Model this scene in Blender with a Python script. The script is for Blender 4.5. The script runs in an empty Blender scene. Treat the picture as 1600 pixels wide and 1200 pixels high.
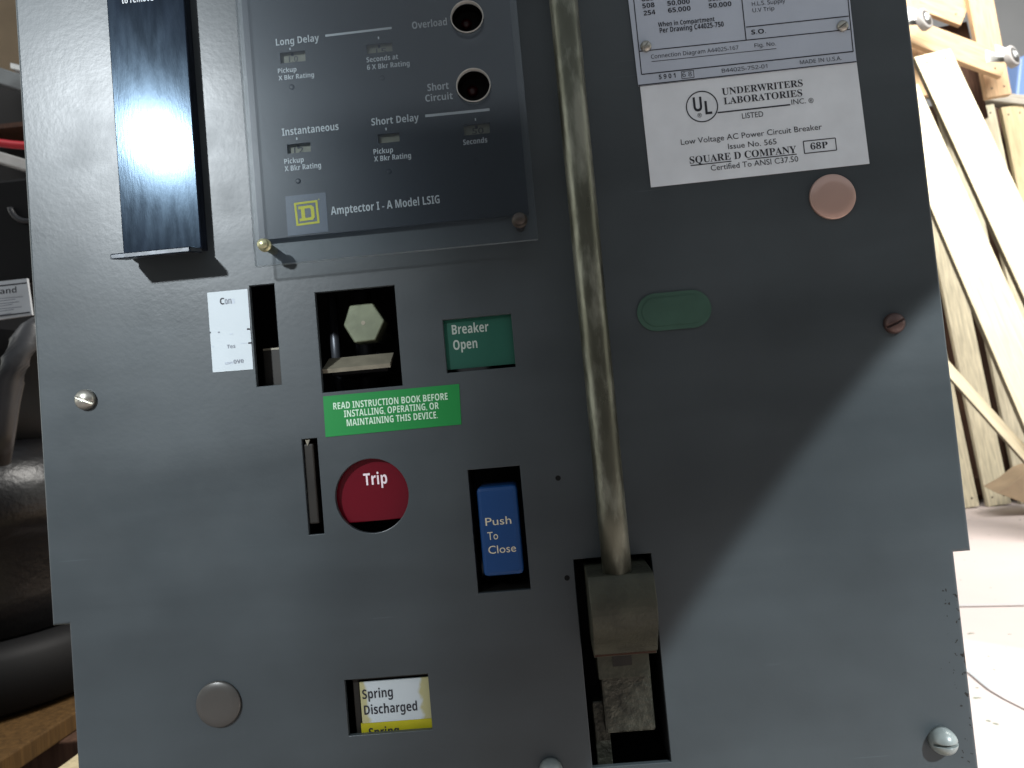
import bpy, bmesh, math, random
from mathutils import Vector, Matrix
random.seed(7)
SC = bpy.context.scene
COL = SC.collection

# ------------------------------------------------------------------ camera
HC, D, FPX = 0.45, 0.36, 1150.0          # lens height, distance to the panel face, focal length in photo pixels
r_, t_, w_ = [math.radians(a) for a in (-5.11116551, 2.54813588, 1.88923862)]
MROT = Matrix.Rotation(w_, 3, 'Y') @ Matrix.Rotation(t_, 3, 'X') @ Matrix.Rotation(r_, 3, 'Z')
AXES = Matrix(((1, 0, 0), (0, 0, -1), (0, 1, 0)))      # panel (right, up, out) -> world
CW = AXES @ MROT
CPOS = Vector((0, -D, HC))
cam = bpy.data.cameras.new('camera'); cam_o = bpy.data.objects.new('camera', cam); COL.objects.link(cam_o)
cam_o.matrix_world = Matrix.Translation(CPOS) @ CW.to_4x4()
cam.sensor_width = 36; cam.lens = FPX / 1600 * 36; cam.clip_start = 0.01; cam.clip_end = 60
cam.dof.use_dof = True; cam.dof.focus_distance = 0.362; cam.dof.aperture_fstop = 20.0
SC.camera = cam_o

# ------------------------------------------------------------------ light
world = bpy.data.worlds.new('World'); SC.world = world; world.use_nodes = True
nt = world.node_tree; bg = nt.nodes['Background']
tc = nt.nodes.new('ShaderNodeTexCoord'); sx = nt.nodes.new('ShaderNodeSeparateXYZ')
rp = nt.nodes.new('ShaderNodeValToRGB')
nt.links.new(tc.outputs['Generated'], sx.inputs[0])
mr = nt.nodes.new('ShaderNodeMapRange'); mr.inputs[1].default_value = -1; mr.inputs[2].default_value = 1
nt.links.new(sx.outputs['Z'], mr.inputs[0]); nt.links.new(mr.outputs[0], rp.inputs[0])
e = rp.color_ramp.elements
e[0].position = 0.0; e[0].color = (.42, .40, .37, 1)
e[1].position = 1.0; e[1].color = (.72, .78, .86, 1)
for p, c in ((0.47, (.30, .30, .30, 1)), (0.685, (.18, .185, .185, 1)), (0.705, (1.22, 1.36, 1.5, 1))):
    n = e.new(p); n.color = c
def side(x0, x1, col):
    global last
    q = nt.nodes.new('ShaderNodeMapRange'); q.interpolation_type = 'SMOOTHSTEP'; q.inputs[1].default_value = x0; q.inputs[2].default_value = x1
    nt.links.new(sx.outputs['X'], q.inputs[0])
    a_ = nt.nodes.new('ShaderNodeMix'); a_.data_type = 'RGBA'; a_.blend_type = 'ADD'; a_.inputs['B'].default_value = col
    nt.links.new(q.outputs[0], a_.inputs['Factor']); nt.links.new(last, a_.inputs['A']); last = a_.outputs['Result']


last = rp.outputs[0]
side(-.78, -.95, (3.2, 3.25, 3.0, 1)); side(.84, .96, (2.0, 2.0, 1.8, 1))   # bright patches added left and right for glints along the rod
nt.links.new(last, bg.inputs[0]); bg.inputs[1].default_value = 0.44


def W(u, v, z=0.0):
    return Vector((u, -z, v + HC))


def ray(px, py):
    return CW @ Vector(((px - 800) / FPX, -(py - 600) / FPX, -1))


def P(px, py, z=0.0):                    # photo pixel -> (u, v) on the plane z in front of the panel
    d = ray(px, py); t = (D - z) / d.y; q = CPOS + d * t
    return (q.x, q.z - HC)


def B(px, py, Y):                        # photo pixel -> world point at depth Y behind the panel
    d = ray(px, py); return CPOS + d * ((Y + D) / d.y)


def G(px, py, h=0.0):
    d = ray(px, py); return CPOS + d * ((h - HC) / d.z)


def aim(o, target):
    o.rotation_euler = (Vector(target) - o.location).to_track_quat('-Z', 'Y').to_euler()


def spot(name, loc, target, power, angle, blend, radius, color):
    l = bpy.data.lights.new(name, 'SPOT'); l.energy = power; l.spot_size = angle; l.spot_blend = blend
    l.shadow_soft_size = radius; l.color = color
    o = bpy.data.objects.new(name, l); COL.objects.link(o); o.location = loc; aim(o, target); return o


# lamp up left of the camera (its cone lights the left half of the panel)
a0 = Vector(W(*P(240, 230), 0)); dirA = Vector((-0.485, -1, 0.425))
o = spot('work_light', a0 + dirA * 1.3, W(*P(75, 500)), 125, math.radians(14.6), .85, 0.042, (.88, .95, 1.0)); o.scale = (1, 1.75, 1)
# lamp up right, its cone edge standing in for the shadow edge of an unseen blocker
q0, q1 = Vector(W(*P(1475, 400))), Vector(W(*P(1030, 960)))
LB = Vector((1.05, -1.2, 1.35)); mid = (q0 + q1) / 2
nrm = (q1 - q0).cross(LB - q0).normalized()
if nrm.dot(Vector(W(.19, -.17)) - mid) < 0: nrm = -nrm
half = math.radians(17)
axis = (mid - LB).normalized() * math.cos(half) + nrm * math.sin(half)
spot('upper_right_spot', LB, LB + axis, 190, half * 2, 0.045, 0.004, (.88, .96, 1.0))
# strip lamp hung over the pallets behind the breaker
l = bpy.data.lights.new('strip_light', 'AREA'); l.shape = 'RECTANGLE'; l.size = 2.0; l.size_y = .9; l.energy = 165; l.color = (1, .965, .91)
o = bpy.data.objects.new('strip_light', l); COL.objects.link(o); o.location = (1.35, 0.75, 2.6); aim(o, (1.4, 1.9, .3))

l = bpy.data.lights.new('rack_fill', 'AREA'); l.size = .6; l.energy = 5.5; l.color = (1, .96, .90)  # lamp added to brighten the dark rack, no fixture known there
o = bpy.data.objects.new('rack_fill', l); COL.objects.link(o); o.location = (-2.3, .75, 2.3); aim(o, (-1.6, 2.2, .9))
SC.view_settings.view_transform = 'Standard'; SC.view_settings.look = 'None'
SC.view_settings.exposure = 0; SC.view_settings.gamma = 1; SC.view_settings.use_curve_mapping = False


# ------------------------------------------------------------------ materials
def mat(name, col, rough=.5, metal=0.0, spec=.5, var=0.0, vscale=30, bump=0.0, bscale=200, stretch=None, rvar=0.0):
    m = bpy.data.materials.new(name); m.use_nodes = True; t = m.node_tree; b = t.nodes['Principled BSDF']
    b.inputs['Base Color'].default_value = (*col, 1); b.inputs['Roughness'].default_value = rough
    b.inputs['Metallic'].default_value = metal; b.inputs['Specular IOR Level'].default_value = spec
    if var or bump or rvar:
        tcn = t.nodes.new('ShaderNodeTexCoord'); mp = t.nodes.new('ShaderNodeMapping')
        t.links.new(tcn.outputs['Object'], mp.inputs[0])
        if stretch: mp.inputs['Scale'].default_value = stretch
    if var:
        n = t.nodes.new('ShaderNodeTexNoise'); n.inputs['Scale'].default_value = vscale; n.inputs['Detail'].default_value = 6
        t.links.new(mp.outputs[0], n.inputs['Vector'])
        r = t.nodes.new('ShaderNodeValToRGB'); r.color_ramp.elements[0].position = .3; r.color_ramp.elements[1].position = .7
        r.color_ramp.elements[0].color = (*[c * (1 - var) for c in col], 1); r.color_ramp.elements[1].color = (*[min(1, c * (1 + var)) for c in col], 1)
        t.links.new(n.outputs['Fac'], r.inputs[0]); t.links.new(r.outputs[0], b.inputs['Base Color'])
    if rvar:
        n3 = t.nodes.new('ShaderNodeTexNoise'); n3.inputs['Scale'].default_value = vscale * 1.7; n3.inputs['Detail'].default_value = 5
        t.links.new(mp.outputs[0], n3.inputs['Vector'])
        q = t.nodes.new('ShaderNodeMapRange'); q.inputs[1].default_value = .3; q.inputs[2].default_value = .7
        q.inputs[3].default_value = max(.02, rough - rvar); q.inputs[4].default_value = rough + rvar
        t.links.new(n3.outputs['Fac'], q.inputs[0]); t.links.new(q.outputs[0], b.inputs['Roughness'])
    if bump:
        n2 = t.nodes.new('ShaderNodeTexNoise'); n2.inputs['Scale'].default_value = bscale; n2.inputs['Detail'].default_value = 3
        t.links.new(mp.outputs[0], n2.inputs['Vector'])
        bp = t.nodes.new('ShaderNodeBump'); bp.inputs['Strength'].default_value = bump; bp.inputs['Distance'].default_value = .001
        t.links.new(n2.outputs['Fac'], bp.inputs['Height']); t.links.new(bp.outputs[0], b.inputs['Normal'])
    return m


M = {}
# panel paint, with small paint chips along the lower right edge
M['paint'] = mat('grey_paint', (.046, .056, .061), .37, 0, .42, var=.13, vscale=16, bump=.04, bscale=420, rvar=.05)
t = M['paint'].node_tree; b = t.nodes['Principled BSDF']
src = b.inputs['Base Color'].links[0].from_socket
g = t.nodes.new('ShaderNodeNewGeometry'); sp = t.nodes.new('ShaderNodeSeparateXYZ'); t.links.new(g.outputs['Position'], sp.inputs[0])
m1 = t.nodes.new('ShaderNodeMapRange'); m1.inputs[1].default_value = .172; m1.inputs[2].default_value = .191; t.links.new(sp.outputs['X'], m1.inputs[0])
m2 = t.nodes.new('ShaderNodeMapRange'); m2.inputs[1].default_value = HC - .088; m2.inputs[2].default_value = HC - .10; t.links.new(sp.outputs['Z'], m2.inputs[0])
nz = t.nodes.new('ShaderNodeTexNoise'); nz.inputs['Scale'].default_value = 330; nz.inputs['Detail'].default_value = 2; t.links.new(g.outputs['Position'], nz.inputs['Vector'])
mu = t.nodes.new('ShaderNodeMath'); mu.operation = 'MULTIPLY'; t.links.new(m1.outputs[0], mu.inputs[0]); t.links.new(m2.outputs[0], mu.inputs[1])
th = t.nodes.new('ShaderNodeMapRange'); th.inputs[1].default_value = 0; th.inputs[2].default_value = 1; th.inputs[3].default_value = .82; th.inputs[4].default_value = .585
t.links.new(mu.outputs[0], th.inputs[0])
gt = t.nodes.new('ShaderNodeMath'); gt.operation = 'GREATER_THAN'; t.links.new(nz.outputs['Fac'], gt.inputs[0]); t.links.new(th.outputs[0], gt.inputs[1])
mx = t.nodes.new('ShaderNodeMix'); mx.data_type = 'RGBA'; t.links.new(gt.outputs[0], mx.inputs['Factor']); t.links.new(src, mx.inputs['A']); mx.inputs['B'].default_value = (.008, .007, .006, 1)
t.links.new(mx.outputs['Result'], b.inputs['Base Color'])

# slanted streaks paint faint light bands into colour and gloss, with smears and scratches
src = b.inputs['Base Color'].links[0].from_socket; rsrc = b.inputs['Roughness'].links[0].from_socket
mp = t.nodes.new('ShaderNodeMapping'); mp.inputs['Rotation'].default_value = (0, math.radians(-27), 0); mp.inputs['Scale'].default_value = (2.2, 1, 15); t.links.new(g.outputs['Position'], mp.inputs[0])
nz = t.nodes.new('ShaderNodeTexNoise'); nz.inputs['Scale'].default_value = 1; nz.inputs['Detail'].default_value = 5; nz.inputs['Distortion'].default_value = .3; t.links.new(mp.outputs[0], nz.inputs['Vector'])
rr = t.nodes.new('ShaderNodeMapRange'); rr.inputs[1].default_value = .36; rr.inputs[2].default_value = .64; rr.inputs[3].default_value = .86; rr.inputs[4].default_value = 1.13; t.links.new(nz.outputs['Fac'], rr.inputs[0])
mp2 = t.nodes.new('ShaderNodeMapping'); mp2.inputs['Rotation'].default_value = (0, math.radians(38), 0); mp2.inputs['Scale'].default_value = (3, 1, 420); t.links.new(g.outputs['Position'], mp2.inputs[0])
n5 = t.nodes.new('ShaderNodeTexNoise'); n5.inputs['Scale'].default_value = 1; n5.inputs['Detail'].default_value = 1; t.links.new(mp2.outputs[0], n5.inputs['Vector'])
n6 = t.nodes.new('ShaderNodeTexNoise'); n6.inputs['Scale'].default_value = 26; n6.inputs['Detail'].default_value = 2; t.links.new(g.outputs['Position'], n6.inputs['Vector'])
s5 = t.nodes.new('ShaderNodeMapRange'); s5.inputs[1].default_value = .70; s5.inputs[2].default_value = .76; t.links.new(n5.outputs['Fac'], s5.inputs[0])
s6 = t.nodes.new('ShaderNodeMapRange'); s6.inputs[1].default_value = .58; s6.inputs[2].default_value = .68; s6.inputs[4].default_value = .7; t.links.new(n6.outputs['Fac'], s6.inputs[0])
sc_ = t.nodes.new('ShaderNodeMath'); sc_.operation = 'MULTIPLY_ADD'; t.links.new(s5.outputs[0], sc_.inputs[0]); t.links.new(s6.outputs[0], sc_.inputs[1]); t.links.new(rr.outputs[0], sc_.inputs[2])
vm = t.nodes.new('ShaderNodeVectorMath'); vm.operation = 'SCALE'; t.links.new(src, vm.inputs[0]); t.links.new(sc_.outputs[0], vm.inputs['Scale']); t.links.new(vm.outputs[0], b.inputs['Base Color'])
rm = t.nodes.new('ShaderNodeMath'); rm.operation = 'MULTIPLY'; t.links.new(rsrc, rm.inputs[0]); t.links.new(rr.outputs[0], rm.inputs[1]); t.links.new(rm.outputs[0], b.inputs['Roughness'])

M['black_gloss'] = mat('black_enamel', (.008, .011, .018), .16, 0, .15, bump=.012, bscale=500, stretch=(3, 1, .6), rvar=.022, var=.4, vscale=60)
M['black_gloss'].node_tree.nodes['Principled BSDF'].inputs['Specular Tint'].default_value = (.5, .74, 1, 1)
M['worn_black'] = mat('worn_black_edge', (.05, .056, .064), .35, .3, .5, var=.6, vscale=220)
M['dark'] = mat('dark_inside', (.006, .006, .006), .8, 0, .2)
M['body'] = mat('dark_steel', (.012, .012, .013), .6, 0, .3)
M['face'] = mat('black_faceplate', (.010, .015, .023), .34, 0, .3)
M['white_ink'] = mat('white_ink', (.62, .66, .68), .6)
M['black_ink'] = mat('black_ink', (.012, .013, .02), .6)
M['grey_ink'] = mat('faded_ink', (.20, .22, .26), .6)
M['faint_ink'] = mat('faint_ink', (.48, .54, .62), .6)
M['cream_ink'] = mat('cream_paint', (.60, .55, .40), .6)
M['label'] = mat('white_label', (.72, .77, .80), .5, 0, .4, var=.06, vscale=55)
M['paper'] = mat('white_sticker', (.50, .56, .59), .55, 0, .4, var=.03, vscale=60)
M['plate'] = mat('aluminium_plate', (.50, .55, .62), .45, .25, .5, var=.05, vscale=30)
M['green'] = mat('green_sticker', (.004, .21, .04), .5, 0, .35)
M['green_ink'] = mat('pale_green_ink', (.55, .75, .58), .6)
M['dark_green'] = mat('dark_green_plate', (.006, .085, .055), .45, 0, .4)
M['grey_green'] = mat('grey_green_ink', (.40, .47, .42), .6)
M['oval'] = mat('dull_green', (.042, .095, .068), .55, 0, .3, var=.15, vscale=60)
M['red'] = mat('red_button', (.110, .002, .009), .26, 0, .35, bump=.05, bscale=60)
M['pink_ink'] = mat('pinkish_ink', (.75, .62, .66), .6)
M['blue'] = mat('blue_button', (.009, .050, .165), .42, 0, .25)
M['yellow'] = mat('yellow_band', (.40, .36, .006), .5, 0, .4, var=.15, vscale=60)
M['logo_yellow'] = mat('yellow_ink', (.60, .58, .03), .6)
M['logo_blue'] = mat('slate_blue_patch', (.030, .047, .08), .4)
M['window'] = mat('dial_beige', (.17, .17, .115), .5, var=.2, vscale=200)
M['zinc'] = mat('dull_zinc', (.125, .126, .095), .36, .65, .5, var=.30, vscale=60, bump=.25, bscale=260, stretch=(1, 1, .30), rvar=.10)
t = M['zinc'].node_tree; b = t.nodes['Principled BSDF']; src = b.inputs['Base Color'].links[0].from_socket
tcn = t.nodes.new('ShaderNodeTexCoord'); mp = t.nodes.new('ShaderNodeMapping'); mp.inputs['Scale'].default_value = (90, 90, 26); t.links.new(tcn.outputs['Object'], mp.inputs[0])
nz = t.nodes.new('ShaderNodeTexNoise'); nz.inputs['Scale'].default_value = 1.0; nz.inputs['Detail'].default_value = 7; nz.inputs['Roughness'].default_value = .62; t.links.new(mp.outputs[0], nz.inputs['Vector'])
rr = t.nodes.new('ShaderNodeMapRange'); rr.inputs[1].default_value = .45; rr.inputs[2].default_value = .60; t.links.new(nz.outputs['Fac'], rr.inputs[0])
mx = t.nodes.new('ShaderNodeMix'); mx.data_type = 'RGBA'; t.links.new(rr.outputs[0], mx.inputs['Factor']); t.links.new(src, mx.inputs['A']); mx.inputs['B'].default_value = (.235, .24, .19, 1); t.links.new(mx.outputs['Result'], b.inputs['Base Color'])
r2 = t.nodes.new('ShaderNodeMapRange'); r2.inputs[3].default_value = .8; r2.inputs[4].default_value = .55; t.links.new(rr.outputs[0], r2.inputs[0]); t.links.new(r2.outputs[0], b.inputs['Metallic'])
M['bolt'] = mat('green_zinc', (.125, .14, .088), .42, .35, .5, var=.2, vscale=90, bump=.05, bscale=300)
M['tan_metal'] = mat('tan_metal', (.21, .19, .14), .5, .2, .5, var=.18, vscale=120, bump=.2, bscale=400)
M['bronze'] = mat('dark_bronze', (.015, .013, .010), .5, .2, .4, var=.3, vscale=90)
M['screw_shaft'] = mat('dark_shaft', (.06, .065, .075), .4, .5)
M['rim_glow'] = mat('rim_glow_pale', (.42, .42, .39), .45, .2, .5)  # pale colour stands in for light glowing in the cut acrylic
M['brass'] = mat('brass', (.52, .50, .30), .3, .8, .5, var=.1, vscale=200)
M['dull_brass'] = mat('dark_brass', (.06, .05, .042), .4, .5, .5)
M['steel'] = mat('screw_steel', (.36, .345, .30), .30, .8, .5, var=.25, vscale=160, bump=.15, bscale=300)
M['rust_screw'] = mat('brown_screw', (.10, .060, .052), .38, .5, .5, var=.2, vscale=160)
M['pale_screw'] = mat('painted_screw', (.26, .29, .28), .30, .1, .5, var=.2, vscale=120)
M['pink_plug'] = mat('pinkish_plug', (.52, .35, .29), .30, .4, .5, var=.06, vscale=30)  # pinkish base colour, upper plug only
M['grey_plug'] = mat('grey_plug', (.070, .066, .060), .32, .3, .5, var=.1, vscale=40)
M['cast'] = mat('rough_casting', (.042, .042, .032), .36, .6, .5, var=.5, vscale=160, bump=.9, bscale=420)
M['socket'] = mat('socket_metal', (.047, .048, .034), .55, .3, .35, var=.3, vscale=70, bump=.4, bscale=500)
M['red_brown'] = mat('red_brown_metal', (.05, .020, .010), .6, .3, .4, var=.3, vscale=90)
M['led_red'] = mat('red_lens', (.03, .0012, .0012), .3, 0, .5)
M['card'] = mat('white_card', (.45, .50, .52), .5, 0, .4)
t = M['card'].node_tree; b = t.nodes['Principled BSDF']            # card yellowed from its side edges
tcn = t.nodes.new('ShaderNodeTexCoord'); sp = t.nodes.new('ShaderNodeSeparateXYZ'); t.links.new(tcn.outputs['Object'], sp.inputs[0])
ab = t.nodes.new('ShaderNodeMath'); ab.operation = 'ABSOLUTE'; t.links.new(sp.outputs['X'], ab.inputs[0])
nz = t.nodes.new('ShaderNodeTexNoise'); nz.inputs['Scale'].default_value = 160; t.links.new(tcn.outputs['Object'], nz.inputs['Vector'])
ma = t.nodes.new('ShaderNodeMath'); ma.operation = 'MULTIPLY_ADD'; t.links.new(nz.outputs['Fac'], ma.inputs[0]); ma.inputs[1].default_value = .006; t.links.new(ab.outputs[0], ma.inputs[2])
rr = t.nodes.new('ShaderNodeMapRange'); rr.inputs[1].default_value = .0155; rr.inputs[2].default_value = .0170; t.links.new(ma.outputs[0], rr.inputs[0])
mx = t.nodes.new('ShaderNodeMix'); mx.data_type = 'RGBA'; mx.inputs['A'].default_value = (.45, .50, .52, 1); mx.inputs['B'].default_value = (.37, .35, .18, 1)
t.links.new(rr.outputs[0], mx.inputs['Factor']); t.links.new(mx.outputs['Result'], b.inputs['Base Color'])

# clear acrylic: transparent sheet with fresnel gloss
m = bpy.data.materials.new('clear_acrylic'); m.use_nodes = True; t = m.node_tree; t.nodes.clear()
ou = t.nodes.new('ShaderNodeOutputMaterial'); ms = t.nodes.new('ShaderNodeMixShader'); tr = t.nodes.new('ShaderNodeBsdfTransparent')
gl = t.nodes.new('ShaderNodeBsdfGlossy'); fr = t.nodes.new('ShaderNodeFresnel'); df = t.nodes.new('ShaderNodeBsdfDiffuse'); m3 = t.nodes.new('ShaderNodeMixShader')
tr.inputs[0].default_value = (.93, .945, .95, 1); gl.inputs['Roughness'].default_value = .06; fr.inputs[0].default_value = 1.45
df.inputs[0].default_value = (.28, .40, .54, 1); m3.inputs[0].default_value = .02
t.links.new(fr.outputs[0], ms.inputs[0]); t.links.new(tr.outputs[0], m3.inputs[1]); t.links.new(df.outputs[0], m3.inputs[2]); t.links.new(m3.outputs[0], ms.inputs[1]); t.links.new(gl.outputs[0], ms.inputs[2])
t.links.new(ms.outputs[0], ou.inputs[0]); M['acrylic'] = m
m = M['acrylic_edge'] = mat('acrylic_cut_edge', (.34, .40, .42), .35, 0, .5); t = m.node_tree
tr = t.nodes.new('ShaderNodeBsdfTransparent'); ms = t.nodes.new('ShaderNodeMixShader'); ms.inputs[0].default_value = .42
t.links.new(tr.outputs[0], ms.inputs[1]); t.links.new(t.nodes['Principled BSDF'].outputs[0], ms.inputs[2]); t.links.new(ms.outputs[0], t.nodes['Material Output'].inputs[0])


def wood(name, col, var=.25, scale=7):
    m = mat(name, col, .75, 0, .2)
    t = m.node_tree; b = t.nodes['Principled BSDF']; tcn = t.nodes.new('ShaderNodeTexCoord'); mp = t.nodes.new('ShaderNodeMapping')
    t.links.new(tcn.outputs['Object'], mp.inputs[0]); mp.inputs['Scale'].default_value = (22, 22, 1.6)
    n = t.nodes.new('ShaderNodeTexNoise'); n.inputs['Scale'].default_value = scale; n.inputs['Detail'].default_value = 8; n.inputs['Distortion'].default_value = .6
    t.links.new(mp.outputs[0], n.inputs['Vector'])
    r = t.nodes.new('ShaderNodeValToRGB'); r.color_ramp.elements[0].position = .32; r.color_ramp.elements[1].position = .68
    r.color_ramp.elements[0].color = (*[c * (1 - var) for c in col], 1); r.color_ramp.elements[1].color = (*[min(1, c * (1 + var * .6)) for c in col], 1)
    t.links.new(n.outputs['Fac'], r.inputs[0]); t.links.new(r.outputs[0], b.inputs['Base Color'])
    bp = t.nodes.new('ShaderNodeBump'); bp.inputs['Strength'].default_value = .4; bp.inputs['Distance'].default_value = .002
    t.links.new(n.outputs['Fac'], bp.inputs['Height']); t.links.new(bp.outputs[0], b.inputs['Normal'])
    return m


M['pale_wood'] = wood('pale_wood', (.70, .62, .44), .16)
M['old_wood'] = wood('aged_wood', (.62, .57, .42), .28)
M['grey_slat'] = wood('grey_slat', (.52, .48, .36), .28)
M['tan_wood'] = wood('tan_wood', (.58, .40, .24), .22)
M['grey_wood'] = wood('grey_wood', (.36, .34, .29), .25)
M['orange_wood'] = wood('orange_wood', (.085, .045, .014), .35)
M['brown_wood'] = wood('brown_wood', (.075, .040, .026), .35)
M['cream_wood'] = wood('cream_wood', (.50, .42, .26), .20)
M['dark_edge'] = wood('dark_edge', (.13, .11, .075), .4, 12)
M['rubber'] = mat('dark_rubber', (.06, .057, .055), .6)
M['tread'] = mat('grey_tread', (.35, .34, .33), .6)
M['bright_metal'] = mat('galvanised', (.55, .58, .58), .35, .6)
M['motor'] = mat('black_motor_paint', (.006, .006, .007), .36, 0, .4, bump=.8, bscale=110)
M['motor_matt'] = mat('matt_black', (.005, .005, .0055), .6, 0, .2)
M['casting_grey'] = mat('dark_grey_casting', (.030, .031, .034), .42, .1, .5, bump=.4, bscale=90)
M['name_plate'] = mat('silver_nameplate', (.46, .48, .50), .45, .2)
M['beam'] = mat('grey_beam_paint', (.13, .15, .16), .5, var=.2, vscale=14)
M['white_beam'] = mat('pale_beam_paint', (.40, .42, .42), .5, var=.2, vscale=14)
M['red_hose'] = mat('red_rubber', (.42, .010, .022), .4)
M['cardboard'] = mat('brown_cardboard', (.30, .22, .14), .8, var=.15, vscale=14)
M['blue_plastic'] = mat('pale_blue_plastic', (.20, .32, .62), .4)
M['wall'] = mat('grey_wall', (.44, .45, .45), .9, var=.10, vscale=1.5, bump=.2, bscale=20)
M['brown_wall'] = mat('brown_wall', (.26, .20, .13), .9, var=.2, vscale=3)
M['floor'] = mat('painted_concrete', (.52, .45, .43), .7, 0, .3, var=.05, vscale=3, bump=.2, bscale=30)
t = M['floor'].node_tree; b = t.nodes['Principled BSDF']; src = b.inputs['Base Color'].links[0].from_socket
tcn = t.nodes.new('ShaderNodeTexCoord'); v2 = t.nodes.new('ShaderNodeTexNoise'); v2.inputs['Scale'].default_value = 34; v2.inputs['Detail'].default_value = 2; t.links.new(tcn.outputs['Object'], v2.inputs['Vector'])
gt = t.nodes.new('ShaderNodeMapRange'); gt.inputs[1].default_value = .70; gt.inputs[2].default_value = .72; t.links.new(v2.outputs['Fac'], gt.inputs[0])
mx = t.nodes.new('ShaderNodeMix'); mx.data_type = 'RGBA'; t.links.new(gt.outputs[0], mx.inputs['Factor']); t.links.new(src, mx.inputs['A']); mx.inputs['B'].default_value = (.20, .22, .17, 1)
t.links.new(mx.outputs['Result'], b.inputs['Base Color'])
M['crack'] = mat('crack_grey', (.36, .40, .42), .8)


# ------------------------------------------------------------------ mesh building
class MB:
    def __init__(s): s.bm = bmesh.new(); s.mats = []

    def mi(s, m):
        if m not in s.mats: s.mats.append(m)
        return s.mats.index(m)

    def face(s, pts, m, smooth=False):
        f = s.bm.faces.new([s.bm.verts.new(p) for p in pts]); f.material_index = s.mi(m); f.smooth = smooth; return f

    def solid(s, bot, top, m, bev=0.0, seg=2, smooth=False):       # prism between two equal loops of world points
        n = len(bot); a = [s.bm.verts.new(p) for p in bot]; c = [s.bm.verts.new(p) for p in top]; fs = []
        fs.append(s.bm.faces.new(a[::-1])); fs.append(s.bm.faces.new(c))
        for i in range(n):
            f = s.bm.faces.new([a[i], a[(i + 1) % n], c[(i + 1) % n], c[i]]); f.smooth = smooth; fs.append(f)
        for f in fs: f.material_index = s.mi(m)
        bmesh.ops.recalc_face_normals(s.bm, faces=fs)
        if bev:
            ed = list({e for f in fs for e in f.edges})
            bmesh.ops.bevel(s.bm, geom=ed, offset=bev, segments=seg, affect='EDGES', profile=.5, clamp_overlap=True)

    def prism(s, pts, z0, z1, m, bev=0.0, smooth=False, seg=2):             # (u, v) outline between two depths
        s.solid([W(u, v, z0) for u, v in pts], [W(u, v, z1) for u, v in pts], m, bev, seg, smooth)

    def rect(s, u0, u1, v0, v1, z0, z1, m, bev=0.0):
        s.prism([(u0, v0), (u1, v0), (u1, v1), (u0, v1)], z0, z1, m, bev)

    def disc(s, c, r, z0, z1, m, n=40, bev=0.0):
        s.prism([(c[0] + r * math.cos(i * 2 * math.pi / n), c[1] + r * math.sin(i * 2 * math.pi / n)) for i in range(n)], z0, z1, m, bev)

    def box(s, a, c, m, bev=0.0):
        x0, y0, z0 = a; x1, y1, z1 = c
        s.solid([Vector(p) for p in ((x0, y0, z0), (x1, y0, z0), (x1, y1, z0), (x0, y1, z0))],
                [Vector(p) for p in ((x0, y0, z1), (x1, y0, z1), (x1, y1, z1), (x0, y1, z1))], m, bev)

    def rings(s, loops, m, cap=True, smooth=True):                   # list of equal loops of world points
        vs = [[s.bm.verts.new(p) for p in L] for L in loops]; n = len(vs[0]); k = s.mi(m); fs = []
        for a, c in zip(vs, vs[1:]):
            for i in range(n):
                f = s.bm.faces.new([a[i], a[(i + 1) % n], c[(i + 1) % n], c[i]]); f.smooth = smooth; fs.append(f)
        if cap: fs += [s.bm.faces.new(vs[0][::-1]), s.bm.faces.new(vs[-1])]
        for f in fs: f.material_index = k
        bmesh.ops.recalc_face_normals(s.bm, faces=fs)

    def lathe(s, base, axis, prof, m, n=32, smooth=True):             # prof: (radius, height)
        axis = Vector(axis).normalized(); e1 = axis.orthogonal().normalized(); e2 = axis.cross(e1)
        s.rings([[Vector(base) + axis * h + (e1 * math.cos(i * 2 * math.pi / n) + e2 * math.sin(i * 2 * math.pi / n)) * r for i in range(n)] for r, h in prof], m, True, smooth)

    def tube(s, pts, r, m, n=16):
        loops = []
        for i, p in enumerate(pts):
            d = (pts[min(i + 1, len(pts) - 1)] - pts[max(i - 1, 0)]).normalized(); e1 = d.cross(Vector((.13, .2, .97))).normalized(); e2 = d.cross(e1)
            loops.append([p + (e1 * math.cos(k * 2 * math.pi / n) + e2 * math.sin(k * 2 * math.pi / n)) * r for k in range(n)])
        s.rings(loops, m)

    def text(s, body, p0, p1, cap, z, m, bold=0.0, lift=.00015, zr=None):
        """lettering whose baseline runs between two photo pixels on the plane z; cap = capital height in pixels"""
        tm, (x0, x1), ch = glyphs(body, bold)
        a, c = Vector(P(*p0, z)), Vector(P(*p1, z)); ln = (c - a).length; ex = (c - a) / ln; ey = Vector((-ex.y, ex.x))
        kx = ln / (x1 - x0); ky = cap * (D - z) / FPX / ch
        pts = [a + ex * ((v.co.x - x0) * kx) + ey * (v.co.y * ky) for v in tm.vertices]
        vs = [s.bm.verts.new(W(q.x, q.y, z + lift)) for q in pts]; k = s.mi(m)
        for f in tm.polygons:
            try: nf = s.bm.faces.new([vs[i] for i in f.vertices]); nf.material_index = k
            except ValueError: pass

    def line(s, p0, p1, th, z, m, lift=.00013):
        a, c = Vector(P(*p0, z)), Vector(P(*p1, z)); ex = (c - a).normalized(); h = Vector((-ex.y, ex.x)) * th * (D - z) / FPX / 2
        s.face([W(*q, z + lift) for q in (a - h, c - h, c + h, a + h)], m)

    def ring(s, c, r0, r1, z, m, n=48, lift=.00014):
        for i in range(n):
            a, b_ = i * 2 * math.pi / n, (i + 1) * 2 * math.pi / n
            s.face([W(c[0] + r * math.cos(q), c[1] + r * math.sin(q), z + lift) for r, q in ((r0, a), (r1, a), (r1, b_), (r0, b_))], m)


_gc = {}


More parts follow.
